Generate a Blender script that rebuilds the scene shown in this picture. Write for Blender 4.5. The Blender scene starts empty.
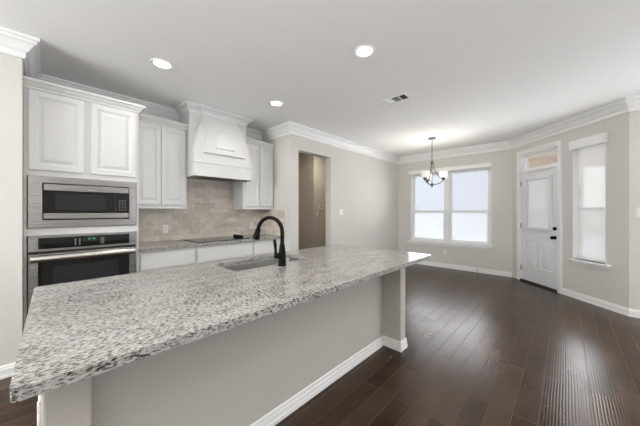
import bpy, bmesh, math, random
from mathutils import Matrix, Vector
random.seed(7)
SC = bpy.context.scene
COL = SC.collection

# ---------------------------------------------------------------- camera, world, lights, exposure
H = 2.74                                    # ceiling height
cam_d = bpy.data.cameras.new('camera')
cam = bpy.data.objects.new('camera', cam_d); COL.objects.link(cam)
cam.location = (0, 0, 1.32)
cam.rotation_euler = (math.pi/2, 0, math.radians(43.305 - 90))
cam_d.sensor_width = 36; cam_d.lens = 261/640*36; cam_d.shift_y = -1.5/640
cam_d.clip_start = 0.02
SC.camera = cam

w = bpy.data.worlds.new('sky'); SC.world = w; w.use_nodes = True
wn, wl = w.node_tree.nodes, w.node_tree.links
bg = wn['Background']; bg.inputs['Strength'].default_value = 1.9
tc = wn.new('ShaderNodeTexCoord'); sx = wn.new('ShaderNodeSeparateXYZ'); wr = wn.new('ShaderNodeValToRGB')
wl.new(tc.outputs['Generated'], sx.inputs[0]); wl.new(sx.outputs['Z'], wr.inputs[0]); wl.new(wr.outputs[0], bg.inputs['Color'])
wr.color_ramp.elements[0].color = (0.96, 0.975, 1.0, 1); wr.color_ramp.elements[1].color = (0.74, 0.83, 1.0, 1)
wr.color_ramp.elements[0].position = 0.0; wr.color_ramp.elements[1].position = 0.6

def area(name, loc, rot, sx_, sy_, power, color=(1, 1, 1), portal=False, shape='RECTANGLE', spread=None):
    l = bpy.data.lights.new(name, 'AREA'); l.shape = shape; l.size = sx_; l.size_y = sy_
    l.energy = power; l.color = color
    if spread: l.spread = spread
    if portal: l.cycles.is_portal = True
    o = bpy.data.objects.new(name, l); COL.objects.link(o); o.location = loc; o.rotation_euler = rot
    return o
R90 = math.pi/2
# daylight through the glazing of the open-plan living room behind the camera: rear wall and right wall
area('daylight_rear', (3.95, -4.90, 1.40), (R90+.8, 0, 0), 2.1, 2.0, 22, (0.96, 0.98, 1.0))
area('daylight_rear_left', (-1.9, -4.90, 1.40), (R90+.8, 0, 0), 2.2, 2.0, 18, (0.96, 0.98, 1.0))
area('daylight_right', (4.97, -3.0, 1.40), (R90+1.05, 0, R90), 3.2, 2.0, 70, (0.96, 0.98, 1.0))
area('daylight_left', (-3.22, 2.1, 1.95), (R90+.12, 0, -R90), 1.6, 1.2, 98, (0.96, 0.98, 1.0))
# unseen fill added to brighten the ceiling, like a bounced flash behind the camera
area('bounce_fill', (-.5, -.9, 1.75), (math.pi, 0, 0), .9, .9, 68, (1, .985, .96))
# daylight just inside the breakfast windows and the narrow window
area('daylight_breakfast', (6.32, 2.03, 1.45), (R90+.2, 0, R90), 1.7, 1.0, 14, (0.97, 0.98, 1.0), spread=math.radians(115))
area('daylight_narrow', (5.355, -.163, 1.38), (R90+.03, 0, math.radians(44.27)), .42, 1.45, 10, (0.95, 0.97, 1.0))
CAN_W = 3.6
CANS_UNSEEN = [(0.78, 1.30), (3.0, -.85), (1.4, -2.2), (-1.2, 1.2), (-1.2, -2.2), (3.4, -3.4)]
SC.view_settings.view_transform = 'Standard'; SC.view_settings.look = 'None'
SC.view_settings.gamma = 1; SC.view_settings.use_curve_mapping = False
SC.view_settings.exposure = 0.33

# ---------------------------------------------------------------- helpers
FR = Matrix.Identity(4)                     # the wall frame geometry is written in: x along the wall, y outward, z up
def frame(x, y, ang):
    global FR
    FR = Matrix.Translation((x, y, 0)) @ Matrix.Rotation(ang, 4, 'Z')
WM = {}
def setp(o, label=None, cat=None, group=None, kind=None):
    for k, v in (('label', label), ('category', cat), ('group', group), ('kind', kind)):
        if v: o[k] = v
    return o
def thing(name, label, cat, loc, group=None, kind=None):
    o = bpy.data.objects.new(name, None); COL.objects.link(o)
    M = FR @ Matrix.Translation(loc); o.matrix_world = M; WM[o.name] = M.copy()
    o.empty_display_size = 0.1
    return setp(o, label, cat, group, kind)
def obj(name, bm, mat, parent=None, bevel=0, smooth=False, label=None, cat=None, group=None, kind=None, seg=2, base=None):
    if base is not None: M = FR @ Matrix.Translation(base)
    elif parent is not None: M = WM[parent.name]
    else: M = Matrix.Identity(4)
    bm.transform(M.inverted() @ FR)
    bmesh.ops.remove_doubles(bm, verts=bm.verts, dist=1e-6)
    bmesh.ops.recalc_face_normals(bm, faces=bm.faces)
    me = bpy.data.meshes.new(name); bm.to_mesh(me); bm.free()
    for m in (mat if isinstance(mat, list) else [mat]): me.materials.append(m)
    o = bpy.data.objects.new(name, me); COL.objects.link(o)
    if parent is not None:
        o.parent = parent
        if base is not None: o.matrix_local = WM[parent.name].inverted() @ M
    else: o.matrix_world = M
    WM[o.name] = M.copy()
    if smooth:
        for p in me.polygons: p.use_smooth = True
        try: me.set_sharp_from_angle(angle=math.radians(38))
        except Exception: pass
    if bevel:
        b = o.modifiers.new('bevel', 'BEVEL'); b.width = bevel; b.segments = seg; b.limit_method = 'ANGLE'; b.angle_limit = math.radians(40)
        b.harden_normals = False
    return setp(o, label, cat, group, kind)
def B(): return bmesh.new()
def box(bm, x0, x1, y0, y1, z0, z1):
    v = [bm.verts.new(p) for p in ((x0,y0,z0),(x1,y0,z0),(x1,y1,z0),(x0,y1,z0),(x0,y0,z1),(x1,y0,z1),(x1,y1,z1),(x0,y1,z1))]
    for f in ((0,3,2,1),(4,5,6,7),(0,1,5,4),(1,2,6,5),(2,3,7,6),(3,0,4,7)): bm.faces.new([v[i] for i in f])
    return bm
def bx(*a): return box(B(), *a)
def tube(bm, pts, r, n=12, cap=True):
    pts = [Vector(p) for p in pts]; rs = r if isinstance(r, (list, tuple)) else [r]*len(pts)
    rings = []; ref = None
    for i, p in enumerate(pts):
        t = (pts[min(i+1, len(pts)-1)] - pts[max(i-1, 0)]).normalized()
        if ref is None:
            ref = Vector((0,0,1)) if abs(t.z) < .9 else Vector((1,0,0))
        a = t.cross(ref).normalized() if t.cross(ref).length > 1e-5 else t.orthogonal().normalized()
        b = t.cross(a).normalized(); ref = a.cross(t)
        rings.append([bm.verts.new(p + (a*math.cos(2*math.pi*k/n) + b*math.sin(2*math.pi*k/n))*rs[i]) for k in range(n)])
    for A, C in zip(rings, rings[1:]):
        for k in range(n): bm.faces.new((A[k], A[(k+1)%n], C[(k+1)%n], C[k]))
    if cap: bm.faces.new(rings[0][::-1]); bm.faces.new(rings[-1])
    return bm
def lathe(bm, prof, c=(0,0,0), n=24, axis='Z', cap0=True, cap1=True):
    rings = []
    for r, h in prof:
        ring = []
        for k in range(n):
            a = 2*math.pi*k/n; p = (r*math.cos(a), r*math.sin(a), h)
            if axis == 'Y': p = (p[0], p[2], p[1])
            if axis == 'X': p = (p[2], p[0], p[1])
            ring.append(bm.verts.new((c[0]+p[0], c[1]+p[1], c[2]+p[2])))
        rings.append(ring)
    for A, C in zip(rings, rings[1:]):
        for k in range(n): bm.faces.new((A[k], A[(k+1)%n], C[(k+1)%n], C[k]))
    if cap0: bm.faces.new(rings[0][::-1])
    if cap1: bm.faces.new(rings[-1])
    return bm
def sweep(bm, path, prof, caps=True):
    """profile (d, z) carried along a plan polyline with mitres; d is measured to the right of the walking direction"""
    P = [Vector((p[0], p[1])) for p in path]; rings = []
    for i, p in enumerate(P):
        d0 = (P[i]-P[i-1]).normalized() if i else (P[1]-P[0]).normalized()
        d1 = (P[i+1]-P[i]).normalized() if i < len(P)-1 else d0
        n0, n1 = Vector((d0.y, -d0.x)), Vector((d1.y, -d1.x))
        m = (n0+n1).normalized(); m = m/max(m.dot(n0), .2)
        rings.append([bm.verts.new((p.x+m.x*d, p.y+m.y*d, z)) for d, z in prof])
    k = len(prof)
    for A, C in zip(rings, rings[1:]):
        for j in range(k): bm.faces.new((A[j], A[(j+1)%k], C[(j+1)%k], C[j]))
    if caps: bm.faces.new(rings[0][::-1]); bm.faces.new(rings[-1])
    return bm
def panel(bm, x0, x1, z0, z1, prof, yb):
    """nested rectangles facing -y: prof = (inset, y) pairs from the back edge to the centre field"""
    rings = []
    for ins, y in [(prof[0][0], yb)] + list(prof):
        rings.append([bm.verts.new(p) for p in ((x0+ins, y, z0+ins), (x1-ins, y, z0+ins), (x1-ins, y, z1-ins), (x0+ins, y, z1-ins))])
    for A, C in zip(rings, rings[1:]):
        for j in range(4): bm.faces.new((A[j], A[(j+1)%4], C[(j+1)%4], C[j]))
    bm.faces.new(rings[0][::-1]); bm.faces.new(rings[-1])
    return bm
def holes(bm, s0, s1, z0, z1, y0, y1, hs):
    ss = sorted({s0, s1, *[h[0] for h in hs], *[h[1] for h in hs]}); zs = sorted({z0, z1, *[h[2] for h in hs], *[h[3] for h in hs]})
    for a, b in zip(ss, ss[1:]):
        for c, d in zip(zs, zs[1:]):
            m, n = (a+b)/2, (c+d)/2
            if any(h[0] < m < h[1] and h[2] < n < h[3] for h in hs): continue
            box(bm, a, b, y0, y1, c, d)
    bmesh.ops.remove_doubles(bm, verts=bm.verts, dist=1e-6)
    seen = {}
    for f in bm.faces:
        seen.setdefault(tuple(sorted(v.index for v in f.verts)), []).append(f)
    bm.verts.index_update(); seen = {}
    for f in bm.faces: seen.setdefault(tuple(sorted(v.index for v in f.verts)), []).append(f)
    dead = [f for fs in seen.values() if len(fs) > 1 for f in fs]
    bmesh.ops.delete(bm, geom=dead, context='FACES')
    return bm
def rrect(x0, x1, y0, y1, r, n=6):
    out = []
    for cx, cy, a0 in ((x1-r, y0+r, -90), (x1-r, y1-r, 0), (x0+r, y1-r, 90), (x0+r, y0+r, 180)):
        for k in range(n+1):
            a = math.radians(a0 + 90*k/n); out.append((cx+r*math.cos(a), cy+r*math.sin(a)))
    return out
def copy_tree(o, M, label):
    c = o.copy(); COL.objects.link(c); c.matrix_world = M; c['label'] = label
    for ch in o.children:
        d = ch.copy(); COL.objects.link(d); d.parent = c
        for g in ch.children:
            e = g.copy(); COL.objects.link(e); e.parent = d
    return c

# ---------------------------------------------------------------- materials
def mat(name, col=(.8,.8,.8), rough=.5, metal=0, spec=.5, emit=None, es=0):
    m = bpy.data.materials.new(name); m.use_nodes = True
    p = m.node_tree.nodes['Principled BSDF']
    p.inputs['Base Color'].default_value = (*col, 1); p.inputs['Roughness'].default_value = rough
    p.inputs['Metallic'].default_value = metal; p.inputs['Specular IOR Level'].default_value = spec
    if emit: p.inputs['Emission Color'].default_value = (*emit, 1); p.inputs['Emission Strength'].default_value = es
    return m
class N:
    def __init__(s, m): s.t = m.node_tree; s.p = s.t.nodes.get('Principled BSDF')
    def n(s, ty, **kw):
        x = s.t.nodes.new('ShaderNode'+ty)
        for k, v in kw.items():
            if hasattr(x, k): setattr(x, k, v)
            else: x.inputs[k.replace('_', ' ')].default_value = v
        return x
    def l(s, a, b): s.t.links.new(a, b)
    def math(s, op, a, b=None):
        x = s.t.nodes.new('ShaderNodeMath'); x.operation = op
        for i, v in enumerate((a, b)):
            if v is None: continue
            if hasattr(v, 'links'): s.l(v, x.inputs[i])
            else: x.inputs[i].default_value = v
        return x.outputs[0]
    def ramp(s, src, stops):
        r = s.t.nodes.new('ShaderNodeValToRGB'); s.l(src, r.inputs[0]); e = r.color_ramp.elements
        while len(e) < len(stops): e.new(.5)
        for k, (pos, c) in enumerate(stops): e[k].position = pos; e[k].color = (*c, 1) if len(c) == 3 else c
        return r.outputs[0]
    def bump(s, h, strength=.2, dist=.002):
        b = s.n('Bump'); b.inputs['Strength'].default_value = strength; b.inputs['Distance'].default_value = dist
        s.l(h, b.inputs['Height']); s.l(b.outputs[0], s.p.inputs['Normal'])
    def obj(s): return s.n('TexCoord').outputs['Object']
def painted(name, col, rough, sc, st, dist=.002):
    m = mat(name, col, rough); q = N(m); nz = q.n('TexNoise', Scale=sc, Detail=3.0); q.l(q.obj(), nz.inputs['Vector']); q.bump(nz.outputs['Fac'], st, dist)
    return m
M_wall = painted('wall_paint', (.635, .617, .577), .75, 120, .12)
M_island = painted('shaded_wall_paint', (.50, .475, .435), .7, 120, .12)  # wall colour darkened, with the shade on the island put into it
M_ceil = painted('ceiling_paint', (.88, .875, .86), .9, 60, .25, .003)
M_trim = mat('white_trim_paint', (.83, .83, .82), .4)
M_cab = mat('white_cabinet_paint', (.67, .67, .66), .38)
M_door = mat('white_door_paint', (.76, .77, .78), .4)
M_plate = mat('white_plastic', (.82, .81, .79), .35)
M_dark = mat('dark_recess', (.012, .012, .012), .5)
M_black = mat('black_glass', (.008, .008, .009), .06)
M_window = mat('oven_window_glass', (.022, .022, .024), .08)
M_bronze = mat('oil_rubbed_bronze', (.005, .0045, .004), .35, 0, .08)
M_pewter = mat('dark_pewter', (.11, .105, .10), .4, .7)
M_key = mat('grey_key_print', (.35, .35, .35), .5)
M_green = mat('green_display', (.02, .1, .04), .5, 0, .5, (.2, 1, .4), .5)
M_thresh = mat('dark_threshold', (.03, .027, .025), .5)

def m_steel():
    m = mat('brushed_stainless', (.36, .35, .337), .27, 1.0); q = N(m)
    mp = q.n('Mapping'); mp.inputs['Scale'].default_value = (2, 2, 900); q.l(q.obj(), mp.inputs[0])
    nz = q.n('TexNoise', Scale=1.0, Detail=2.0); q.l(mp.outputs[0], nz.inputs['Vector'])
    q.l(q.ramp(nz.outputs['Fac'], [(.3, (.26,)*3), (.7, (.28,)*3)]), q.p.inputs['Roughness'])
    return m
M_steel = m_steel()
M_handle = mat('ceiling_reflection_steel', (.62, .60, .57), .26, 1.0)  # paler than the other steel, the ceiling's reflection put into its colour
M_sink = mat('sink_steel', (.50, .49, .47), .34, 1.0)

def m_floor():
    m = mat('dark_scraped_wood', (.05, .035, .028), .3, 0, .25); q = N(m); co = q.obj()
    br = q.n('TexBrick'); br.offset = .37; br.offset_frequency = 2; br.squash = 1
    for k, v in (('Scale', 1.0), ('Brick Width', 1.05), ('Row Height', .127), ('Mortar Size', .0022), ('Mortar Smooth', .3), ('Bias', 0.0)): br.inputs[k].default_value = v
    br.inputs['Color1'].default_value = (0, 0, 0, 1); br.inputs['Color2'].default_value = (1, 1, 1, 1); br.inputs['Mortar'].default_value = (.5, .5, .5, 1)
    q.l(co, br.inputs['Vector'])
    mp = q.n('Mapping'); mp.inputs['Scale'].default_value = (2.2, 26, 1); q.l(co, mp.inputs[0])
    gr = q.n('TexNoise', Scale=1.0, Detail=3.0, Roughness=.5); q.l(mp.outputs[0], gr.inputs['Vector'])
    big = q.n('TexNoise', Scale=3.0, Detail=4.0); q.l(co, big.inputs['Vector'])
    v = q.math('ADD', q.math('ADD', q.math('MULTIPLY', br.outputs['Color'], .28), .07), q.math('ADD', q.math('MULTIPLY', gr.outputs['Fac'], .14), q.math('MULTIPLY', big.outputs['Fac'], .35)))
    base = q.ramp(v, [(.16, (.020, .0105, .0055)), (.48, (.048, .0265, .0150)), (.85, (.095, .054, .032))])
    mx = q.n('Mix'); mx.data_type = 'RGBA'
    q.l(br.outputs['Fac'], mx.inputs[0]); q.l(base, mx.inputs[6]); mx.inputs[7].default_value = (.10, .074, .056, 1)  # pale seam colour paints the glint off the bevelled plank edges
    q.l(mx.outputs[2], q.p.inputs['Base Color'])
    # chatter marks scraped along each plank
    s = q.n('SeparateXYZ'); q.l(co, s.inputs[0])
    wob = q.n('TexNoise', Scale=1.3, Detail=2.0); q.l(co, wob.inputs['Vector'])
    yy = q.math('ADD', s.outputs['Y'], q.math('MULTIPLY', wob.outputs['Fac'], .012))
    sn = q.math('SINE', q.math('MULTIPLY', yy, 2*math.pi/.0159))
    msk = q.n('TexNoise', Scale=2.0, Detail=1.0); q.l(co, msk.inputs['Vector'])
    mm = q.ramp(msk.outputs['Fac'], [(.30, (.75,)*3), (.55, (1,)*3)])
    hgt = q.math('ADD', q.math('MULTIPLY', q.math('MULTIPLY', sn, mm), .11), q.math('MULTIPLY', gr.outputs['Fac'], .0))
    hgt = q.math('ADD', hgt, q.math('MULTIPLY', big.outputs['Fac'], 1.0))
    hgt = q.math('SUBTRACT', hgt, q.math('MULTIPLY', br.outputs['Fac'], 1.2))
    q.bump(hgt, .8, .0019)
    q.l(q.ramp(big.outputs['Fac'], [(.3, (.20,)*3), (.75, (.28,)*3)]), q.p.inputs['Roughness'])
    return m
M_floor = m_floor()

def m_granite():
    m = mat('speckled_granite', (.5, .5, .5), .12); q = N(m); co = q.obj()
    mp = q.n('Mapping'); mp.inputs['Scale'].default_value = (.50, 1.25, 1.2); mp.inputs['Rotation'].default_value = (0, 0, .12); q.l(co, mp.inputs[0])
    n1 = q.n('TexNoise', Scale=135.0, Detail=6.0, Roughness=.62, Distortion=.12); q.l(mp.outputs[0], n1.inputs['Vector'])
    n2 = q.n('TexNoise', Scale=14.0, Detail=4.0, Roughness=.6); q.l(mp.outputs[0], n2.inputs['Vector'])
    n3 = q.n('TexNoise', Scale=150.0, Detail=3.0, Roughness=.6); q.l(mp.outputs[0], n3.inputs['Vector'])
    v = q.math('ADD', q.math('MULTIPLY', n1.outputs['Fac'], .80), q.math('ADD', q.math('MULTIPLY', n2.outputs['Fac'], .18), q.math('MULTIPLY', n3.outputs['Fac'], .18)))
    c = q.ramp(v, [(.455, (.02, .02, .018)), (.515, (.09, .088, .080)), (.555, (.25, .245, .232)), (.60, (.39, .385, .37)), (.74, (.49, .483, .465))])
    n4 = q.n('TexNoise', Scale=9.0, Detail=3.0); q.l(mp.outputs[0], n4.inputs['Vector'])
    mx = q.n('Mix'); mx.data_type = 'RGBA'; mx.blend_type = 'MULTIPLY'
    q.l(q.ramp(n4.outputs['Fac'], [(.5, (0,)*3), (.7, (.4,)*3)]), mx.inputs[0]); q.l(c, mx.inputs[6]); mx.inputs[7].default_value = (.86, .80, .70, 1)
    q.l(mx.outputs[2], q.p.inputs['Base Color'])
    q.l(q.ramp(n1.outputs['Fac'], [(.35, (.10,)*3), (.7, (.2,)*3)]), q.p.inputs['Roughness'])
    return m
M_granite = m_granite()

def m_tile():
    m = mat('tumbled_stone_tile', (.45, .4, .35), .55); q = N(m); co = q.obj()
    s = q.n('SeparateXYZ'); q.l(co, s.inputs[0]); cb = q.n('CombineXYZ')
    q.l(q.math('ADD', s.outputs['X'], s.outputs['Y']), cb.inputs[0]); q.l(s.outputs['Z'], cb.inputs[1])
    br = q.n('TexBrick'); br.offset = .5
    for k, v in (('Scale', 1.0), ('Brick Width', .1524), ('Row Height', .0762), ('Mortar Size', .0022), ('Mortar Smooth', .4), ('Bias', 0)): br.inputs[k].default_value = v
    br.inputs['Color1'].default_value = (.52, .46, .40, 1); br.inputs['Color2'].default_value = (.69, .63, .565, 1); br.inputs['Mortar'].default_value = (.50, .45, .39, 1)
    q.l(cb.outputs[0], br.inputs['Vector'])
    nz = q.n('TexNoise', Scale=16.0, Detail=6.0, Roughness=.7); q.l(co, nz.inputs['Vector'])
    mx = q.n('Mix'); mx.data_type = 'RGBA'; mx.blend_type = 'OVERLAY'; mx.inputs[0].default_value = .55
    q.l(br.outputs['Color'], mx.inputs[6]); q.l(q.ramp(nz.outputs['Fac'], [(.3, (.33,)*3), (.7, (.68,)*3)]), mx.inputs[7])
    q.l(mx.outputs[2], q.p.inputs['Base Color'])
    q.bump(q.math('SUBTRACT', q.math('MULTIPLY', nz.outputs['Fac'], .4), br.outputs['Fac']), .6, .002)
    return m
M_tile = m_tile()

def hazy(name, clear, col=(.93, .94, .95), gl=.06, tint=(1, 1, 1), back=.45):
    """backlit film or sheer fabric: part clear, part light-scattering"""
    m = bpy.data.materials.new(name); m.use_nodes = True; q = N(m); t = q.t; out = t.nodes['Material Output']; t.nodes.remove(q.p)
    tr = q.n('BsdfTransparent'); tl = q.n('BsdfTranslucent'); df = q.n('BsdfDiffuse'); g = q.n('BsdfGlossy')
    tl.inputs[0].default_value = (*col, 1); tr.inputs[0].default_value = (*tint, 1); df.inputs[0].default_value = (*col, 1); g.inputs['Roughness'].default_value = .08
    a = q.n('MixShader'); a.inputs[0].default_value = back; q.l(tl.outputs[0], a.inputs[1]); q.l(df.outputs[0], a.inputs[2])
    b = q.n('MixShader'); b.inputs[0].default_value = clear; q.l(a.outputs[0], b.inputs[1]); q.l(tr.outputs[0], b.inputs[2])
    c = q.n('MixShader'); c.inputs[0].default_value = gl; q.l(b.outputs[0], c.inputs[1]); q.l(g.outputs[0], c.inputs[2])
    q.l(c.outputs[0], out.inputs[0]); return m
M_glass = hazy('clear_glass', .97)
M_film = hazy('hazy_film_glass', .36, (.83, .835, .85), .0, (.80, .81, .835))
M_screen = hazy('hazy_screen_glass', .25, (.92, .92, .915), .0, (1, 1, 1), .36)
M_shade = hazy('sheer_shade_fabric', .38, (.96, .955, .94), 0.0, (1, 1, 1), .6)
M_frost = mat('frosted_lamp_glass', (.92, .90, .85), .35, 0, .5, (1, .93, .80), .22)
M_lens = mat('lit_lamp_lens', (1, 1, 1), .5, 0, .5, (1, .97, .92), 3)
M_tan = mat('tan_soffit', (.66, .54, .42), .8)
M_conc = mat('patio_concrete', (.55, .54, .52), .9)
M_grass = painted('pale_gravel', (.80, .79, .77), .95, 30, .5)
M_fence = mat('fence_wood', (.55, .53, .50), .9)
M_leaf = painted('tree_leaves', (.10, .14, .07), .9, 3, 1.0, .3)

# ---------------------------------------------------------------- setting
P1, P2 = (6.47, .785), (5.07, -.58)
ANG = math.atan2(P2[1]-P1[1], P2[0]-P1[0])
LANG = math.hypot(P2[0]-P1[0], P2[1]-P1[1])
I = Matrix.Identity(4)
obj('floor', bx(-3.3, 6.9, -5.2, 5.3, -.12, 0), M_floor, kind='structure')
obj('ceiling', bx(-3.3, 6.62, -5.2, 5.3, H, H+.12), M_ceil, kind='structure')
obj('wall_left', bx(-3.3, -.118, 3.25, 4.20, 0, H), M_wall, kind='structure')
obj('wall_kitchen', bx(-.118, 2.75, 4.03, 4.20, 0, H), M_wall, kind='structure')
b = holes(B(), 2.75, 6.62, 0, H, 3.25, 3.39, [(2.925, 3.753, 0, 2.35)])
box(b, 2.75, 2.925, 3.39, 4.20, 0, H)
obj('wall_doorway', b, M_wall, kind='structure')
M_hall = painted('hall_paint', (.56, .50, .42), .75, 120, .12)
b = bx(2.60, 5.2, 4.75, 4.9, 0, H); box(b, 5.2, 5.35, 3.39, 4.9, 0, H); box(b, 2.60, 2.75, 4.2, 4.75, 0, H)
box(b, 4.20, 5.2, 4.15, 4.75, 0, H)
obj('wall_hall', b, M_hall, kind='structure')
obj('wall_rear', holes(B(), -3.3, 5.22, 0, H, -5.15, -5.0, [(-3.1, -.8, .35, 2.45), (2.8, 5.0, .35, 2.45)]), M_wall, kind='structure')
frame(-3.3, 0, R90); obj('wall_far_left', holes(B(), -5.15, 4.2, 0, H, 0, .15, [(1.25, 2.95, 1.30, 2.60)]), M_wall, kind='structure'); frame(0, 0, 0)
frame(6.47, 3.25, -R90)
obj('wall_window', holes(B(), 0, 2.54, 0, H, 0, .15, [(.33, 2.11, .57, 2.34)]), M_wall, kind='structure')
frame(*P1, ANG)
obj('wall_angled', holes(B(), 0, LANG, 0, H, 0, .15, [(.199, 1.012, 0, 2.40), (1.229, 1.690, .60, 2.34)]), M_wall, kind='structure')
frame(*P2, -R90)
obj('wall_right', holes(B(), 0, 4.57, 0, H, 0, .15, [(.82, 4.02, .35, 2.45)]), M_wall, kind='structure')
frame(0, 0, 0)

CROWN = [(0, H), (0, H-.165), (.014, H-.165), (.020, H-.150), (.020, H-.118), (.034, H-.110), (.048, H-.085), (.068, H-.055), (.084, H-.046), (.084, H-.030), (.100, H-.022), (.100, H)]
BASE = [(0, 0), (.018, 0), (.018, .022), (.014, .026), (.014, .078), (.010, .086), (.010, .098), (.004, .112), (0, .112)]
BASE = [(d, z*.88) for d, z in BASE]
obj('trim_1', sweep(B(), [(-3.3, 3.25), (-.118, 3.25), (-.118, 4.03), (1.322, 4.03)], CROWN), M_trim, kind='structure', label='white crown moulding')
obj('trim_2', sweep(B(), [(2.158, 4.03), (2.75, 4.03), (2.75, 3.25), (6.47, 3.25), P1, P2, (5.07, -5)], CROWN), M_trim, kind='structure', label='white crown moulding')
obj('baseboard_left', sweep(B(), [(-3.3, 3.25), (-.118, 3.25), (-.118, 3.39)], BASE), M_trim, kind='structure')
obj('baseboard_window', sweep(B(), [(3.753, 3.25), (6.47, 3.25), (6.47, .80)], BASE), M_trim, kind='structure')
cA, sA = math.cos(ANG), math.sin(ANG)
def onang(s): return (P1[0]+cA*s, P1[1]+sA*s)
obj('baseboard_right', sweep(B(), [onang(1.066), P2, (5.07, -5)], BASE), M_trim, kind='structure')
obj('baseboard_doorway', sweep(B(), [(2.75, 3.38), (2.75, 3.25), (2.925, 3.25)], BASE), M_trim, kind='structure')

# tile backsplash behind the cooktop and on the return wall
b = bx(.72, 2.74, 4.018, 4.03, .914, 1.352); box(b, 1.322, 2.158, 4.018, 4.03, 1.352, 1.80); box(b, 2.738, 2.75, 3.40, 4.018, .914, 1.352)
obj('backsplash', b, M_tile, kind='structure', label='beige tumbled stone tile backsplash')

# ---------------------------------------------------------------- breakfast window (twin, each with upper and lower sash)
frame(6.47, 3.25, -R90)
def bars(bm, x0, x1, z0, z1, t, y0, y1):
    box(bm, x0, x0+t, y0, y1, z0, z1); box(bm, x1-t, x1, y0, y1, z0, z1); box(bm, x0+t, x1-t, y0, y1, z0, z0+t); box(bm, x0+t, x1-t, y0, y1, z1-t, z1)
    return bm
b = bars(B(), .33, 2.11, .57, 2.34, .045, .04, .14); box(b, 1.175, 1.265, .04, .14, .615, 2.295)
win = obj('window_1', b, M_trim, kind='structure', label='twin white window of the breakfast corner')
for x0, x1 in ((.375, 1.175), (1.265, 2.065)):
    obj('upper_sash', bars(B(), x0+.001, x1-.001, 1.30, 2.294, .04, .10, .13), M_trim, win)
    obj('upper_pane', bx(x0+.04, x1-.04, .112, .116, 1.34, 2.256), M_film, win)
    obj('lower_sash', bars(B(), x0+.001, x1-.001, .616, 1.34, .045, .065, .097), M_trim, win)
    obj('lower_pane', bx(x0+.045, x1-.045, .078, .082, .66, 1.296), M_screen, win)
b = bx(.27, 2.17, -.065, .06, .545, .57); obj('window_sill', b, M_trim, win, bevel=.004)
obj('apron', bx(.30, 2.14, -.018, -.001, .495, .545), M_trim, win, bevel=.003)
for x0, x1, lab in ((.345, 1.215, 'left'), (1.225, 2.095, 'right')):
    t = thing('raised_blind', 'white blind drawn up under the %s head of the twin window' % ('chandelier side' if lab == 'left' else 'door side'), 'blind', ((x0+x1)/2, .02, 2.22), 'raised blinds of the twin window')
    obj('headrail', bx(x0, x1, -.012, .035, 2.275, 2.335), M_trim, t, bevel=.003)
    obj('valance', bx(x0-.022 if lab == 'left' else x0-.004, x1+.004 if lab == 'left' else x1+.022, -.034, -.016, 2.262, 2.350), M_trim, t, bevel=.003)
    b = B()
    for k in range(9): box(b, x0+.01, x1-.01, -.008, .033, 2.215+k*.0065, 2.2185+k*.0065)
    obj('slat_stack', b, M_trim, t)
    obj('bottom_rail', bx(x0+.008, x1-.008, -.01, .034, 2.195, 2.212), M_trim, t, bevel=.003)
    if lab == 'right':
        obj('pull_cord', tube(B(), [(x1-.03, -.016, 2.28), (x1-.032, -.018, 1.7), (x1-.03, -.016, 1.22)], .0022, 6), M_trim, t)
        # tassel end of the cord
        obj('tassel', lathe(B(), [(.002, .0), (.008, -.012), (.010, -.04), (.004, -.046)], (x1-.03, -.016, 1.22), 10), M_trim, t)
# wall plate and door stop on the window wall
def outlet(label, x, y, z, kind='outlet', wide=.07):
    t = thing('wall_outlet' if kind == 'outlet' else 'light_switch', label, kind, (x, y, z))
    obj('cover_plate', bx(x-wide/2, x+wide/2, y-.007, y, z-.0575, z+.0575), M_plate, t, bevel=.003)
    if kind == 'outlet':
        for dz in (-.02, .02):
            s = obj('socket', bx(x-.0165, x+.0165, y-.0095, y-.0065, z+dz-.0145, z+dz+.0145), M_plate, t, bevel=.002)
            b = bx(x-.008, x-.0055, y-.0102, y-.0090, z+dz-.003, z+dz+.008); box(b, x+.0055, x+.008, y-.0102, y-.0090, z+dz-.003, z+dz+.008)
            box(b, x-.002, x+.002, y-.0102, y-.0090, z+dz-.010, z+dz-.006)
            obj('slot', b, M_dark, s)
    else:
        n = max(1, round(wide/.046)-0) if wide > .08 else 1
        for k in range(n):
            c = x + (k-(n-1)/2)*.046
            obj('rocker', panel(B(), c-.0165, c+.0165, z-.033, z+.033, [(0, y-.009), (.002, y-.0105)], y-.0065), M_plate, t)
    return t
outlet('white wall outlet under the twin window, above the baseboard', 3.25-2.067, 0, .37)
t = thing('door_stop', 'small dark door stop on the white baseboard under the twin window', 'door stop', (3.25-1.39, -.02, .055))
obj('stem', tube(B(), [(3.25-1.39, -.014, .06), (3.25-1.39, -.065, .06)], .008, 10), M_pewter, t)
obj('tip', lathe(B(), [(.013, -.08), (.014, -.066), (.011, -.064)], (3.25-1.39, 0, .06), 12, 'Y'), M_dark, t)

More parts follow.
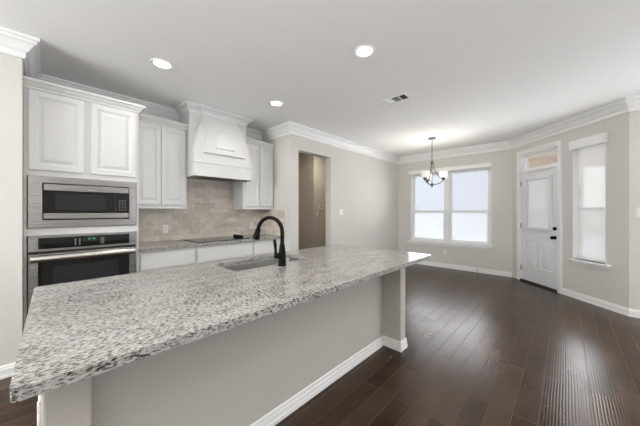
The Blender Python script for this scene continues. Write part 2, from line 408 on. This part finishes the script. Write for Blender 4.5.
# ---------------------------------------------------------------- angled wall: back door, transom, narrow window
frame(*P1, ANG)
FR = FR @ Matrix.Translation((.1328, 0, 0)) @ Matrix.Diagonal((.9456, 1, 1, 1))
CAS = [(0, 0), (.0, -.018), (.012, -.020), (.05, -.014), (.066, -.016), (.07, -.010), (.07, 0)]
def casing(x0, x1, z1, wd):
    bm = B()
    for a, c in ((x0, x0+wd), (x1-wd, x1)): box(bm, a, c, -.018, 0, 0, z1-wd)
    box(bm, x0, x1, -.018, 0, z1-wd, z1); 
    for a, c in ((x0+.012, x0+.03), (x1-.03, x1-.012)): box(bm, a, c, -.023, -.018, 0, z1-.03)
    box(bm, x0+.012, x1-.012, -.023, -.018, z1-.03, z1-.012)
    return bm
obj('trim_3', casing(.004, .985, 2.475, .072), M_trim, kind='structure', bevel=.003, label='white casing around the back door and transom')
b = B(); box(b, .07, .103, 0, .14, 0, 2.40); box(b, .899, .93, 0, .14, 0, 2.40); box(b, .103, .899, 0, .14, 2.375, 2.40); box(b, .103, .899, 0, .14, 2.058, 2.10)
obj('trim_4', b, M_trim, kind='structure', label='white door jamb and transom bar')
tr = obj('window_2', bars(B(), .104, .898, 2.101, 2.374, .032, .05, .09), M_trim, kind='structure', label='transom window over the back door')
obj('pane', bx(.136, .866, .068, .072, 2.133, 2.342), M_glass, tr)
obj('trim_5', bx(.07, .93, -.012, .14, 0, .028), M_thresh, kind='structure', label='dark door threshold')
# slab: stiles and rails round the glazed opening, moulded panels below
dr_ = obj('door_1', holes(B(), .106, .896, .034, 2.054, .012, .052, [(.215, .765, 1.01, 1.915)]), M_door, kind='structure', label='white back door with half glass and two panels')
b = B(); fw = .05
for a, c, d, e in ((.192, .192+fw, .985, 1.94), (.788-fw, .788, .985, 1.94), (.192+fw, .788-fw, .985, .985+fw), (.192+fw, .788-fw, 1.94-fw, 1.94)): box(b, a, c, -.012, .012, d, e)
obj('glass_frame', b, M_door, dr_, bevel=.007)
obj('glass_pane', bx(.216, .764, .020, .024, 1.011, 1.914), M_glass, dr_)
b = B()
for k in range(58):
    z = 1.018 + k*.0155; v = [bm_ for bm_ in ((.22, .030, z), (.76, .030, z), (.76, .036, z+.0135), (.22, .036, z+.0135))]
    box(b, .22, .76, .0300, .0308, z, z+.0148)
obj('enclosed_blind', b, hazy('white_blind_slats', 0.0, (.95, .95, .95), .02, (1, 1, 1), .5), dr_)
for x0, x1 in ((.195, .455), (.535, .795)):
    obj('moulded_panel', panel(B(), x0, x1, .285, .80, [(0, .0115), (.003, .002), (.014, .000), (.022, .0112), (.036, .0112), (.056, .001)], .0125), M_door, dr_)
def round_lock(z, knob):
    p = obj('knob' if knob else 'deadbolt', lathe(B(), [(.028, .012), (.030, .004), (.028, -.002), (.012, -.006)] + ([(.011, -.022), (.026, -.030), (.029, -.044), (.022, -.056), (.006, -.059)] if knob else [(.010, -.010)]), (.838, 0, z), 20, 'Y'), M_bronze, dr_, smooth=True)
    if not knob: obj('thumb_turn', bx(.832, .844, -.026, -.009, z-.016, z+.016), M_bronze, p, bevel=.003)
round_lock(.885, True); round_lock(1.035, False)
for z in (.25, 1.05, 1.85):
    obj('hinge', tube(B(), [(.100, -.006, z-.045), (.100, -.006, z+.045)], .0065, 8), M_pewter, dr_)
# narrow window with its sheer shade
frame(*P1, ANG)
FR = FR @ Matrix.Translation((.1570, 0, 0))
A0, A1 = 1.072, 1.533
b = bars(B(), A0, A1, .60, 2.34, .035, .09, .145); box(b, A0+.035, A1-.035, .10, .13, 1.34, 1.38)
wn2 = obj('window_3', b, M_trim, kind='structure', label='narrow window right of the back door')
obj('upper_pane', bx(A0+.035, A1-.035, .120, .124, 1.38, 2.305), M_glass, wn2)
obj('lower_pane', bx(A0+.035, A1-.035, .106, .110, .635, 1.34), M_glass, wn2)
b = bx(A0, A0+.008, .0, .09, .60, 2.34); box(b, A1-.008, A1, .0, .09, .60, 2.34)
obj('jamb_liner', b, M_trim, wn2)
obj('window_sill', bx(1.068, 1.608, -.06, .09, .575, .60), M_trim, wn2, bevel=.004)
obj('apron', bx(1.085, 1.585, -.016, -.001, .53, .575), M_trim, wn2, bevel=.003)
t = thing('window_shade', 'sheer white shade with boxed valance covering the narrow window beside the back door', 'window shade', (1.30, .06, .62))
V0, V1 = 1.087, 1.565
b = bx(V0, V1, -.075, -.060, 2.255, 2.385); box(b, V0, V0+.015, -.060, -.001, 2.255, 2.385); box(b, V1-.015, V1, -.060, -.001, 2.255, 2.385); box(b, V0+.015, V1-.015, -.060, -.001, 2.372, 2.385)
obj('valance', b, M_trim, t, bevel=.003)
obj('fabric', bx(A0+.012, A1-.012, .066, .0672, .625, 2.335), M_shade, t)
obj('bottom_bar', bx(A0+.011, A1-.011, .060, .074, .6005, .6245), M_trim, t, bevel=.003)
obj('wand', tube(B(), [(A1-.028, .050, 2.25), (A1-.026, .048, 1.7), (A1-.028, .050, 1.25)], .004, 8), M_trim, t)
frame(*P2, -R90)
outlet('white light switch on the wall at the right edge, past the narrow window', .092, 0, 1.31, 'switch', .075)
frame(0, 0, 0)

# ---------------------------------------------------------------- doorway wall plates and hall
outlet('white light switch plate on the wall right of the open doorway', 4.056, 3.25, 1.31, 'switch', .115)
outlet('white switch low down on the hall wall seen through the doorway', 4.31, 4.15, 1.27, 'switch', .07)
t = thing('thermostat', 'white thermostat on the hall wall seen through the doorway', 'thermostat', (4.43, 4.15, 1.39))
obj('body', bx(4.37, 4.48, 4.128, 4.15, 1.375, 1.455), M_plate, t, bevel=.006)
obj('screen', bx(4.392, 4.458, 4.1265, 4.1285, 1.40, 1.44), mat('grey_screen', (.30, .34, .34), .3), t)

# ---------------------------------------------------------------- cabinets
def dprof(yf, st=.058):
    return [(0, yf+.004), (.004, yf), (st-.012, yf), (st-.008, yf+.004), (st, yf+.005), (st+.004, yf+.011), (st+.014, yf+.011), (st+.038, yf+.003), (st+.042, yf+.0025)]
def rdoor(p, x0, x1, z0, z1, yface, st=.058):
    return obj('door', panel(B(), x0, x1, z0, z1, dprof(yface-.019, st), yface), M_cab, p)
CORN = [(0, 2.395), (.010, 2.395), (.012, 2.412), (.022, 2.420), (.040, 2.446), (.052, 2.452), (.052, 2.474), (0, 2.474)]
# tall oven cabinet
t = thing('oven_cabinet', 'tall white cabinet housing the built-in microwave and wall oven', 'cabinet', (.30, 3.7, 0))
b = bx(-.116, -.098, 3.402, 4.026, 0, 2.395); box(b, .697, .715, 3.402, 4.026, 0, 2.395)
for z0, z1 in ((.08, .30), (1.105, 1.172), (1.637, 2.395)): box(b, -.098, .697, 3.402, 4.026, z0, z1)
box(b, -.098, .697, 3.46, 3.50, 0, .08); box(b, -.098, .697, 4.0, 4.026, .30, 1.637)
obj('body', b, M_cab, t, bevel=.0015)
obj('cornice', sweep(B(), [(-.117, 3.402), (.715, 3.402), (.715, 3.69)], CORN), M_cab, t)
rdoor(t, -.088, .272, 1.687, 2.386, 3.402); rdoor(t, .322, .692, 1.687, 2.386, 3.402)
obj('drawer', panel(B(), -.088, .692, .10, .285, [(0, 3.387), (.004, 3.383)], 3.402), M_cab, t)
# uppers
def upper(label, x0, x1, doors, cx0, cx1):
    t = thing('wall_cabinet', label, 'cabinet', ((x0+x1)/2, 3.9, 1.355))
    obj('body', bx(x0, x1, 3.702, 4.016, 1.355, 2.395), M_cab, t, bevel=.0015)
    obj('cornice', sweep(B(), [(cx0, 3.702), (cx1, 3.702)], CORN), M_cab, t)
    for d in doors: rdoor(t, d[0], d[1], 1.402, 2.386, 3.702, .05)
upper('white wall cabinet left of the range hood, beside the ovens', .717, 1.320, [(.735, 1.006), (1.018, 1.300)], .770, 1.320)
upper('white wall cabinet right of the range hood, in the corner', 2.160, 2.738, [(2.200, 2.448), (2.462, 2.722)], 2.160, 2.738)
# base cabinets
def lower(label, x0, x1, doors):
    t = thing('base_cabinet', label, 'cabinet', ((x0+x1)/2, 3.7, 0))
    b = bx(x0, x1, 3.432, 4.016, .10, .8755); box(b, x0, x1, 3.50, 3.53, 0, .10)
    obj('body', b, M_cab, t)
    obj('drawer_front', panel(B(), x0+.018, x1-.018, .662, .842, [(0, 3.416), (.004, 3.412)], 3.432), M_cab, t)
    for d in doors: rdoor(t, d[0], d[1], .115, .645, 3.432)
lower('white base cabinet drawer unit between the ovens and the cooktop', .717, 1.333, [(.735, 1.020), (1.030, 1.315)])
lower('white base cabinet under the cooktop', 1.334, 2.166, [(1.352, 1.745), (1.755, 2.148)])
lower('white base cabinet in the corner right of the cooktop', 2.167, 2.738, [(2.185, 2.448), (2.458, 2.720)])
b = bx(.717, 2.738, 3.388, 4.017, .876, .914)
obj('back_countertop', b, M_granite, bevel=.004, label='granite countertop along the tiled wall, carrying the cooktop', cat='countertop')
# cooktop
t = thing('cooktop', 'black glass electric cooktop set in the back granite counter', 'cooktop', (1.75, 3.7, .914))
obj('glass_top', bx(1.37, 2.13, 3.455, 3.975, .9145, .9225), M_black, t, bevel=.003)
M_ring = mat('grey_burner_print', (.10, .10, .10), .2)
for cx, cy, r in ((1.56, 3.60, .10), (1.56, 3.84, .075), (1.88, 3.60, .075), (1.88, 3.84, .10)):
    obj('burner_ring', lathe(B(), [(r, .9226), (r, .9229), (r-.006, .9229), (r-.006, .9226)], (cx, cy, 0), 32, cap0=False, cap1=False), M_ring, t)
for k in range(4):
    obj('knob', lathe(B(), [(.026, .9226), (.026, .930), (.023, .932), (.021, .956), (.017, .959)], (2.075, 3.60+k*.068, 0), 16), M_bronze, t, smooth=True)

# ---------------------------------------------------------------- range hood
t = thing('range_hood', 'white flared range hood with raised trapezoid panel above the cooktop', 'range hood', (1.74, 3.75, 1.79))
X0, X1 = 1.324, 2.156
obj('chimney_box', bx(X0, X1, 3.612, 4.015, 1.96, H-.001), M_cab, t)
T = H-.001
HC = [(0, T), (0, T-.105), (.006, T-.100), (.016, T-.070), (.034, T-.044), (.058, T-.030), (.060, T-.022), (.074, T-.016), (.078, T)]
obj('crown_moulding', sweep(B(), [(X0, 4.015), (X0, 3.612), (1.480, 3.612), (1.480, 3.585), (2.000, 3.585), (2.000, 3.612), (X1, 3.612), (X1, 3.72)][::1], HC), M_cab, t)
def fl(s):                                   # s = 0 top, 1 bottom: half-inset of the sides and front depth
    e = (1-s)**1.5; return .180*e, 3.452 + .138*e
zt, zb = H-.075, 1.975
def surf(u, s, off=0.0):
    ins, y = fl(s); return (X0+ins+(X1-X0-2*ins)*u, y-off, zt+(zb-zt)*s)
b = B(); n = 16; rings = []
for k in range(n+1):
    s = k/n; p0, p1 = surf(0, s), surf(1, s)
    rings.append([b.verts.new(q) for q in ((p0[0], 3.62, p0[2]), p0, p1, (p1[0], 3.62, p1[2]))])
for A, C in zip(rings, rings[1:]):
    for j in range(3): b.faces.new((A[j], A[j+1], C[j+1], C[j]))
    b.faces.new((A[3], A[0], C[0], C[3]))
b.faces.new(rings[0]); b.faces.new(rings[-1][::-1])
obj('flared_front', b, M_cab, t, smooth=True)
def hood_panel(u0a, u1a, u0b, u1b, s0, s1, o0, o1, edge):
    b = B(); n = 10; lo = []; hi = []
    for ring, off, m in ((lo, o0, 0), (hi, o1, edge)):
        for k in range(n+1):
            f = k/n; s = s0+m+(s1-s0-2*m)*f; g = (s-s0)/(s1-s0)
            ring.append([b.verts.new(surf(u0a+(u0b-u0a)*g+m*.8, s, off)), b.verts.new(surf(u1a+(u1b-u1a)*g-m*.8, s, off))])
    for k in range(n):
        b.faces.new((hi[k][0], hi[k][1], hi[k+1][1], hi[k+1][0]))
        b.faces.new((lo[k][0], hi[k][0], hi[k+1][0], lo[k+1][0])); b.faces.new((hi[k][1], lo[k][1], lo[k+1][1], hi[k+1][1]))
    b.faces.new((lo[0][0], lo[0][1], hi[0][1], hi[0][0])); b.faces.new((hi[n][0], hi[n][1], lo[n][1], lo[n][0]))
    return b
pn = obj('raised_panel', hood_panel(.20, .80, .125, .875, .20, .83, -.004, .030, .010), M_cab, t, smooth=True)
obj('panel_field', hood_panel(.355, .645, .31, .69, .345, .725, .020, .042, .020), M_cab, pn, smooth=True)
b = B(); 
for a, c, d, e in ((X0, X1, 3.444, 3.466), (X0, X0+.02, 3.466, 4.015), (X1-.02, X1, 3.466, 4.015)): box(b, a, c, d, e, 1.782, 1.955)
obj('apron_band', b, M_cab, t, bevel=.002)
obj('band_moulding', sweep(B(), [(X0, 3.68), (X0, 3.444), (X1, 3.444), (X1, 3.68)], [(-.02, 1.955), (.004, 1.955), (.006, 1.966), (-.002, 1.972), (-.004, 1.982), (-.02, 1.982)]), M_cab, t)
b = sweep(B(), [(X0, 3.68), (X0, 3.444), (X1, 3.444), (X1, 3.68)], [(-.02, 1.782), (.004, 1.782), (.004, 1.800), (-.0005, 1.806), (-.02, 1.806)])
obj('bottom_moulding', b, M_cab, t)
obj('soffit', bx(X0+.002, X1-.002, 3.46, 3.62, 1.955, 1.97), M_cab, t)
vent = obj('filter_insert', bx(X0+.021, X1-.021, 3.467, 4.014, 1.80, 1.815), M_steel, t)
b = B()
for k in range(18): box(b, 1.50+k*.027, 1.512+k*.027, 3.55, 3.90, 1.7985, 1.800)
obj('filter_slot', b, M_dark, vent)

# ---------------------------------------------------------------- microwave and oven
yf = 3.382
t = thing('built_in_microwave', 'stainless built-in microwave with trim kit above the wall oven', 'microwave', (.30, 3.6, 1.173))
obj('case', bx(-.02, .625, 3.402, 3.85, 1.21, 1.60), M_dark, t)
b = holes(B(), -.092, .688, 1.173, 1.636, yf, 3.401, [(-.005, .628, 1.243, 1.575)])
obj('trim_frame', b, M_steel, t, bevel=.004)
obj('upper_bar', bx(.002, .621, 3.370, 3.400, 1.508, 1.568), M_steel, t, bevel=.004)
obj('lower_bar', bx(.002, .621, 3.370, 3.400, 1.252, 1.306), M_steel, t, bevel=.004)
d = obj('door', bx(.002, .512, 3.374, 3.400, 1.311, 1.503), M_black, t, bevel=.002)
obj('door_window', bx(.075, .43, 3.3732, 3.3745, 1.335, 1.482), M_window, d)
cp = obj('control_panel', bx(.516, .621, 3.374, 3.400, 1.311, 1.503), M_black, t, bevel=.002)
b = B()
for r in range(5):
    for c in range(3): box(b, .538+c*.024, .552+c*.024, 3.3732, 3.3742, 1.330+r*.024, 1.341+r*.024)
obj('keypad', b, mat('dim_key_print', (.09, .09, .09), .4), cp)
obj('badge', bx(.30, .35, 3.3688, 3.3702, 1.522, 1.531), M_key, t)
t = thing('wall_oven', 'stainless built-in wall oven with black glass door below the microwave', 'oven', (.30, 3.6, .31))
obj('case', bx(-.06, .66, 3.402, 3.9, .32, 1.10), M_dark, t)
cpan = obj('control_fascia', bx(-.092, .688, 3.376, 3.401, .962, 1.103), M_steel, t, bevel=.005)
g = obj('control_glass', bx(-.030, .628, 3.3742, 3.378, .985, 1.085), M_black, cpan)
b = B()
b.free()
for cols in ((.205, .235), (.395, .410)):
    b = B()
    for cx in cols:
        for r in range(4): box(b, cx, cx+.010, 3.3734, 3.3744, 1.005+r*.017, 1.011+r*.017)
    obj('keypad', b, M_key, g)
obj('display', bx(.262, .380, 3.3736, 3.3746, 1.03, 1.075), mat('display_glass', (.012, .022, .016), .1), g)
b = B()                                       # clock digits of the lit display, small seven-segment strokes
SEG = {'1': 'bc', '2': 'abged', '4': 'fgbc', ':': ':'}
def digit(b, ch, x, z, w_=.008, h_=.018, s_=.002):
    y0, y1 = 3.3728, 3.3738
    R = {'a': (x, x+w_, z+h_-s_, z+h_), 'd': (x, x+w_, z, z+s_), 'g': (x, x+w_, z+h_/2-s_/2, z+h_/2+s_/2), 'b': (x+w_-s_, x+w_, z+h_/2, z+h_), 'c': (x+w_-s_, x+w_, z, z+h_/2), 'f': (x, x+s_, z+h_/2, z+h_), 'e': (x, x+s_, z, z+h_/2)}
    if ch == ':':
        for q in (.005, .011): box(b, x+.002, x+.004, y0, y1, z+q, z+q+s_)
    else:
        for k in SEG[ch]: r = R[k]; box(b, r[0], r[1], y0, y1, r[2], r[3])
for i, ch in enumerate('12:44'): digit(b, ch, .297+i*.0115, 1.048)
obj('clock_digits', b, M_green, g)
obj('vent_gap', bx(-.088, .684, 3.392, 3.4015, .943, .961), M_dark, t)
d = obj('door', holes(B(), -.090, .686, .33, .942, 3.372, 3.401, [(-.030, .626, .42, .875)]), M_steel, t, bevel=.004)
obj('door_glass', bx(-.030, .626, 3.374, 3.395, .42, .875), M_black, d)
obj('door_window', bx(.055, .54, 3.3732, 3.3745, .50, .825), M_window, d)
h = obj('handle', tube(B(), [(-.078, 3.325, .906), (-.075, 3.325, .906), (.671, 3.325, .906), (.674, 3.325, .906)], [.024, .031, .031, .024], 20), M_handle, t, smooth=True)
for x in (-.05, .646): obj('bracket', bx(x-.014, x+.014, 3.328, 3.373, .899, .925), M_steel, h, bevel=.003)

# ---------------------------------------------------------------- island
t = thing('kitchen_island', 'painted grey beige island with half wall, end posts and white baseboard', 'kitchen island', (1.2, 1.6, 0))
obj('half_wall', bx(.050, 2.36, 1.32, 1.43, 0, .8792), M_island, t)
for x0, x1 in ((-.004, .110), (2.312, 2.420)):
    obj('end_post', bx(x0, x1, 1.135, 1.45, 0, .8792), M_island, t, bevel=.010, seg=3)
b = bx(.004, .022, 1.45, 2.0, .0, .8792); box(b, 2.394, 2.412, 1.45, 2.0, 0, .8792); box(b, .022, 2.394, 1.985, 2.0, .10, .8792); box(b, .022, 2.394, 1.93, 1.945, 0, .10)
obj('cabinet_carcass', b, M_cab, t)
xs = [.03, .43, .86, 1.27, 1.68, 2.03, 2.39]
for a, c in zip(xs, xs[1:]):
    obj('door', bx(a+.006, c-.006, 2.0, 2.019, .12, .855), M_cab, t, bevel=.003)
IB = [(-.001, 0), (.013, 0), (.013, .028), (.010, .032), (.010, .060), (.007, .064), (.007, .086), (.003, .094), (-.001, .094)]
obj('baseboard', sweep(B(), [(-.004, 1.45), (-.004, 1.135), (.110, 1.135), (.110, 1.32), (2.312, 1.32), (2.312, 1.135), (2.420, 1.135), (2.420, 1.45)], IB), M_trim, t)
# granite top with the sink cut-out
out = [(x + (-.008 + .022*(y-.918)/1.157)*(1 if x < 0 else 0), y) for x, y in rrect(-.046, 2.512, .918, 2.075, .022, 4)]; SX = (.895, 1.625, 1.625, 1.985); inn = rrect(*SX, .055, 6)
b = B()
def loop(b, pts, z):
    v = [b.verts.new((x, y, z)) for x, y in pts]; return v, [b.edges.new((v[i], v[(i+1) % len(v)])) for i in range(len(v))]
tops = {}
for z in (.914, .880):
    vo, eo = loop(b, out, z); vi, ei = loop(b, inn, z)
    bmesh.ops.triangle_fill(b, use_beauty=True, use_dissolve=False, edges=eo+ei); tops[z] = (vo, vi)
for i in (0, 1):
    A, C = tops[.914][i], tops[.880][i]
    for k in range(len(A)): b.faces.new((A[k], A[(k+1) % len(A)], C[(k+1) % len(A)], C[k]))
obj('island_countertop', b, M_granite, bevel=.005, seg=3, label='large speckled granite slab topping the island, with the sink cut-out', cat='countertop')
# undermount sink
t = thing('undermount_sink', 'stainless undermount sink in the granite island top', 'sink', (1.26, 1.80, .66))
b = B(); rings = []
x0, x1, y0, y1 = SX
for g, z, r in ((-.03, .8785, .075), (.004, .8785, .055), (.006, .80, .055), (.016, .69, .05), (.05, .672, .03), (.09, .670, .02)):
    rings.append([b.verts.new((x, y, z)) for x, y in rrect(x0+g, x1-g, y0+g, y1-g, r, 6)])
for A, C in zip(rings, rings[1:]):
    for k in range(len(A)): b.faces.new((A[k], A[(k+1) % len(A)], C[(k+1) % len(A)], C[k]))
b.faces.new(rings[-1])
bw = obj('basin', b, M_sink, t, smooth=True)
so = bw.modifiers.new('thick', 'SOLIDIFY'); so.thickness = .0015; so.offset = -1 
obj('drain', lathe(B(), [(.045, .6705), (.045, .673), (.030, .673), (.026, .671)], (1.26, 1.82, 0), 24), M_steel, t)
# faucet
fx, fy, dx, dy = 1.235, 1.555, -.35, .937
t = thing('kitchen_faucet', 'black gooseneck pull-down faucet standing beside the island sink', 'faucet', (fx, fy, .914))
def fp(r, z): return (fx+dx*r, fy+dy*r, z)
obj('base', lathe(B(), [(.033, .9142), (.033, .922), (.029, .926), (.027, .960), (.028, .985), (.026, 1.02), (.022, 1.05), (.0185, 1.062), (.021, 1.064), (.021, 1.072), (.0165, 1.075)], (fx, fy, 0), 24), M_bronze, t, smooth=True)
Ra = .110; zc_ = 1.163
pts = [fp(0, 1.07), fp(0, 1.12)] + [fp(Ra-Ra*math.cos(a*math.pi/18), zc_+Ra*math.sin(a*math.pi/18)) for a in range(0, 18)]
obj('gooseneck', tube(B(), pts, .0148, 16), M_bronze, t, smooth=True)
e = Vector(pts[-1]); dd = (Vector(pts[-1])-Vector(pts[-2])).normalized()
sp = obj('spray_head', tube(B(), [e-dd*.004, e+dd*.004, e+dd*.006, e+dd*.03, e+dd*.055, e+dd*.078, e+dd*.082], [.0175, .0175, .021, .022, .028, .029, .025], 18), M_bronze, t, smooth=True)
obj('spray_button', tube(B(), [e+dd*.02+Vector((-.006, -.019, 0)), e+dd*.05+Vector((-.006, -.025, 0))], .008, 8), M_bronze, sp)
obj('side_valve', tube(B(), [(fx-.005, fy+.002, .985), (fx-.050, fy+.016, .992), (fx-.058, fy+.018, .993)], [.022, .022, .017], 14), M_bronze, t, smooth=True)
obj('lever', tube(B(), [(fx-.046, fy+.015, .995), (fx-.047, fy+.018, 1.03), (fx-.049, fy+.022, 1.075), (fx-.053, fy+.024, 1.105), (fx-.055, fy+.025, 1.112)], [.011, .010, .0125, .0115, .007], 10), M_bronze, t, smooth=True)
FR = Matrix.Translation((-.004, 0, 0)) @ Matrix.Rotation(-R90, 4, 'Z')    # faces -x
outlet('white outlet on the near end post of the island, left end', -1.25, 0, .66)
frame(0, 0, 0)
outlet('white outlet on the tiled wall left of the cooktop', 1.155, 4.018, 1.08)
outlet('white outlet on the tiled wall right of the cooktop, behind the faucet', 2.507, 4.018, 1.08)

# ---------------------------------------------------------------- ceiling: recessed lights, vent, chandelier
def can_light(x, y, name):
    l = bpy.data.lights.new(name, 'AREA'); l.shape = 'DISK'; l.size = .15; l.energy = CAN_W; l.color = (1, .955, .89); l.spread = math.radians(165)
    o = bpy.data.objects.new(name, l); COL.objects.link(o); o.location = (x, y, H-.022)
    return o
def can(x, y, label):
    t = thing('recessed_ceiling_light', label, 'ceiling light', (x, y, H), 'recessed ceiling lights')
    obj('trim_ring', lathe(B(), [(.071, H-.0005), (.098, H-.0005), (.100, H-.004), (.096, H-.010), (.086, H-.010), (.073, H-.002), (.071, H-.0008)], (x, y, 0), 40, cap0=False, cap1=False), M_trim, t, smooth=True)
    obj('lens', lathe(B(), [(.0705, H-.0009), (.0705, H-.0018), (.06, H-.003), (.02, H-.004)], (x, y, 0), 40), M_lens, t, smooth=True)
    return t
c0 = can(.785, 2.83, 'round recessed ceiling light in front of the tall oven cabinet')
LT = [(.785, 2.83)]
for x, y, lab in ((2.105, 2.77, 'round recessed ceiling light right of the range hood'), (1.955, 1.30, 'round recessed ceiling light over the island, nearest the air vent')):
    copy_tree(c0, Matrix.Translation((x, y, H)), lab); LT.append((x, y))
for i, (x, y) in enumerate(LT + CANS_UNSEEN): can_light(x, y, 'recessed_lamp').data.energy = 12 if (x, y) == (3.0, -.85) else CAN_W  # the stronger unseen can is an added fill for the angled wall
can_light(4.0, 3.62, 'hall_fill').data.energy = 7  # unseen fill added to brighten the hall
t = thing('ceiling_vent', 'white rectangular air vent in the ceiling beside the recessed light', 'air vent', (3.05, 1.55, H))
b = B()
for a, c, d, e in ((2.955, 2.978, 1.395, 1.705), (3.122, 3.145, 1.395, 1.705), (2.978, 3.122, 1.395, 1.420), (2.978, 3.122, 1.680, 1.705), (2.978, 3.122, 1.50, 1.506), (2.978, 3.122, 1.594, 1.60)):
    box(b, a, c, d, e, H-.011, H-.0005)
obj('frame', b, M_trim, t, bevel=.003)
obj('duct', bx(2.978, 3.122, 1.42, 1.68, H-.0012, H-.0004), M_dark, t)
def slats(y0, y1, along_x, tilt):
    b = B()
    if along_x:
        n = 6
        for k in range(n):
            y = y0+(k+.5)*(y1-y0)/n; v = [b.verts.new(p) for p in ((2.979, y-.005, H-.002), (3.121, y-.005, H-.002), (3.121, y-.005+tilt, H-.010), (2.979, y-.005+tilt, H-.010))]; b.faces.new(v)
    else:
        n = 9
        for k in range(n):
            x = 2.979+(k+.5)*.142/n; v = [b.verts.new(p) for p in ((x, y0, H-.002), (x, y1, H-.002), (x+tilt, y1, H-.010), (x+tilt, y0, H-.010))]; b.faces.new(v)
    r = bmesh.ops.solidify(b, geom=b.faces[:], thickness=.001)
    return b
obj('louvres', slats(1.421, 1.499, True, -.008), M_trim, t)
obj('louvres', slats(1.507, 1.593, False, -.006), M_trim, t)
obj('louvres', slats(1.601, 1.679, True, .016), M_trim, t)

cx, cy = 5.154, 1.884
t = thing('chandelier', 'dark pewter three-arm chandelier with frosted glass shades hanging before the twin window', 'chandelier', (cx, cy, H))
obj('canopy', lathe(B(), [(.072, H-.0005), (.072, H-.010), (.060, H-.022), (.014, H-.030), (.010, H-.036)], (cx, cy, 0), 28), M_pewter, t, smooth=True)
obj('rod', tube(B(), [(cx, cy, H-.034), (cx, cy, 2.29)], .0075, 10), M_pewter, t)
obj('hub', lathe(B(), [(.008, 2.30), (.020, 2.292), (.022, 2.268), (.030, 2.262), (.030, 2.245), (.018, 2.238)], (cx, cy, 0), 20), M_pewter, t, smooth=True)
obj('finial', lathe(B(), [(.008, 1.87), (.024, 1.855), (.030, 1.838), (.024, 1.815), (.012, 1.806), (.016, 1.796), (.006, 1.782)], (cx, cy, 0), 20), M_pewter, t, smooth=True)
obj('centre_stem', tube(B(), [(cx, cy, 2.25), (cx, cy, 1.86)], .007, 10), M_pewter, t)
va = math.radians(43.3)                       # arms spread square to the line of sight, the third behind
Ra = .200
for k, ang in enumerate((va, va+2*math.pi/3, va-2*math.pi/3)):
    ux, uy = math.cos(ang), math.sin(ang)
    def q(r, z): return (cx+ux*r, cy+uy*r, z)
    def bez(p, n=14):
        o = []
        for i in range(n+1):
            s = i/n; a_ = [(1-s)**3, 3*s*(1-s)**2, 3*s*s*(1-s), s**3]
            o.append(q(sum(c*v[0] for c, v in zip(a_, p)), sum(c*v[1] for c, v in zip(a_, p))))
        return o
    up = obj('arm', tube(B(), bez([(.022, 2.255), (.035, 2.06), (.13, 1.96), (Ra, 1.935)]), .0075, 8), M_pewter, t, smooth=True)
    obj('lower_arm', tube(B(), bez([(Ra, 1.930), (.175, 1.86), (.09, 1.835), (.020, 1.838)]), .0075, 8), M_pewter, up, smooth=True)
    obj('cup', lathe(B(), [(.010, 1.905), (.022, 1.912), (.026, 1.935), (.040, 1.945), (.044, 1.956)], q(Ra, 0)[:2]+(0,), 18), M_pewter, t, smooth=True)
    b = lathe(B(), [(.040, 1.957), (.056, 1.962), (.067, 1.985), (.073, 2.03), (.077, 2.075), (.074, 2.075), (.070, 2.03), (.064, 1.987), (.052, 1.966)], q(Ra, 0)[:2]+(0,), 24, cap0=True, cap1=True)
    obj('glass_shade', b, M_frost, t, smooth=True)
    l = bpy.data.lights.new('chandelier_bulb', 'POINT'); l.energy = 2.6; l.shadow_soft_size = .03; l.color = (1, .93, .82)
    o = bpy.data.objects.new('chandelier_bulb', l); COL.objects.link(o); o.location = q(Ra, 2.10)

# ---------------------------------------------------------------- outside
obj('ground', bx(6.9, 60, -40, 50, -.40, -.15), M_grass, kind='structure', label='pale ground outside the windows')
b = B(); box(b, 6.0, 10.2, -5, 1.0, -.15, -.03)
obj('patio', b, M_conc, kind='structure', label='covered patio floor')
b = bx(6.64, 10.2, -6, 1.10, 2.80, 2.95); box(b, 9.5, 9.8, -6, 1.10, 2.48, 2.80)
obj('patio_roof', b, M_tan, kind='structure', label='tan boarded patio soffit')
obj('patio_column', bx(9.45, 9.80, .02, .42, -.10, 2.48), M_conc, kind='structure')
obj('fence', bx(24, 24.15, -40, 50, -.2, 1.45), M_fence, kind='structure')
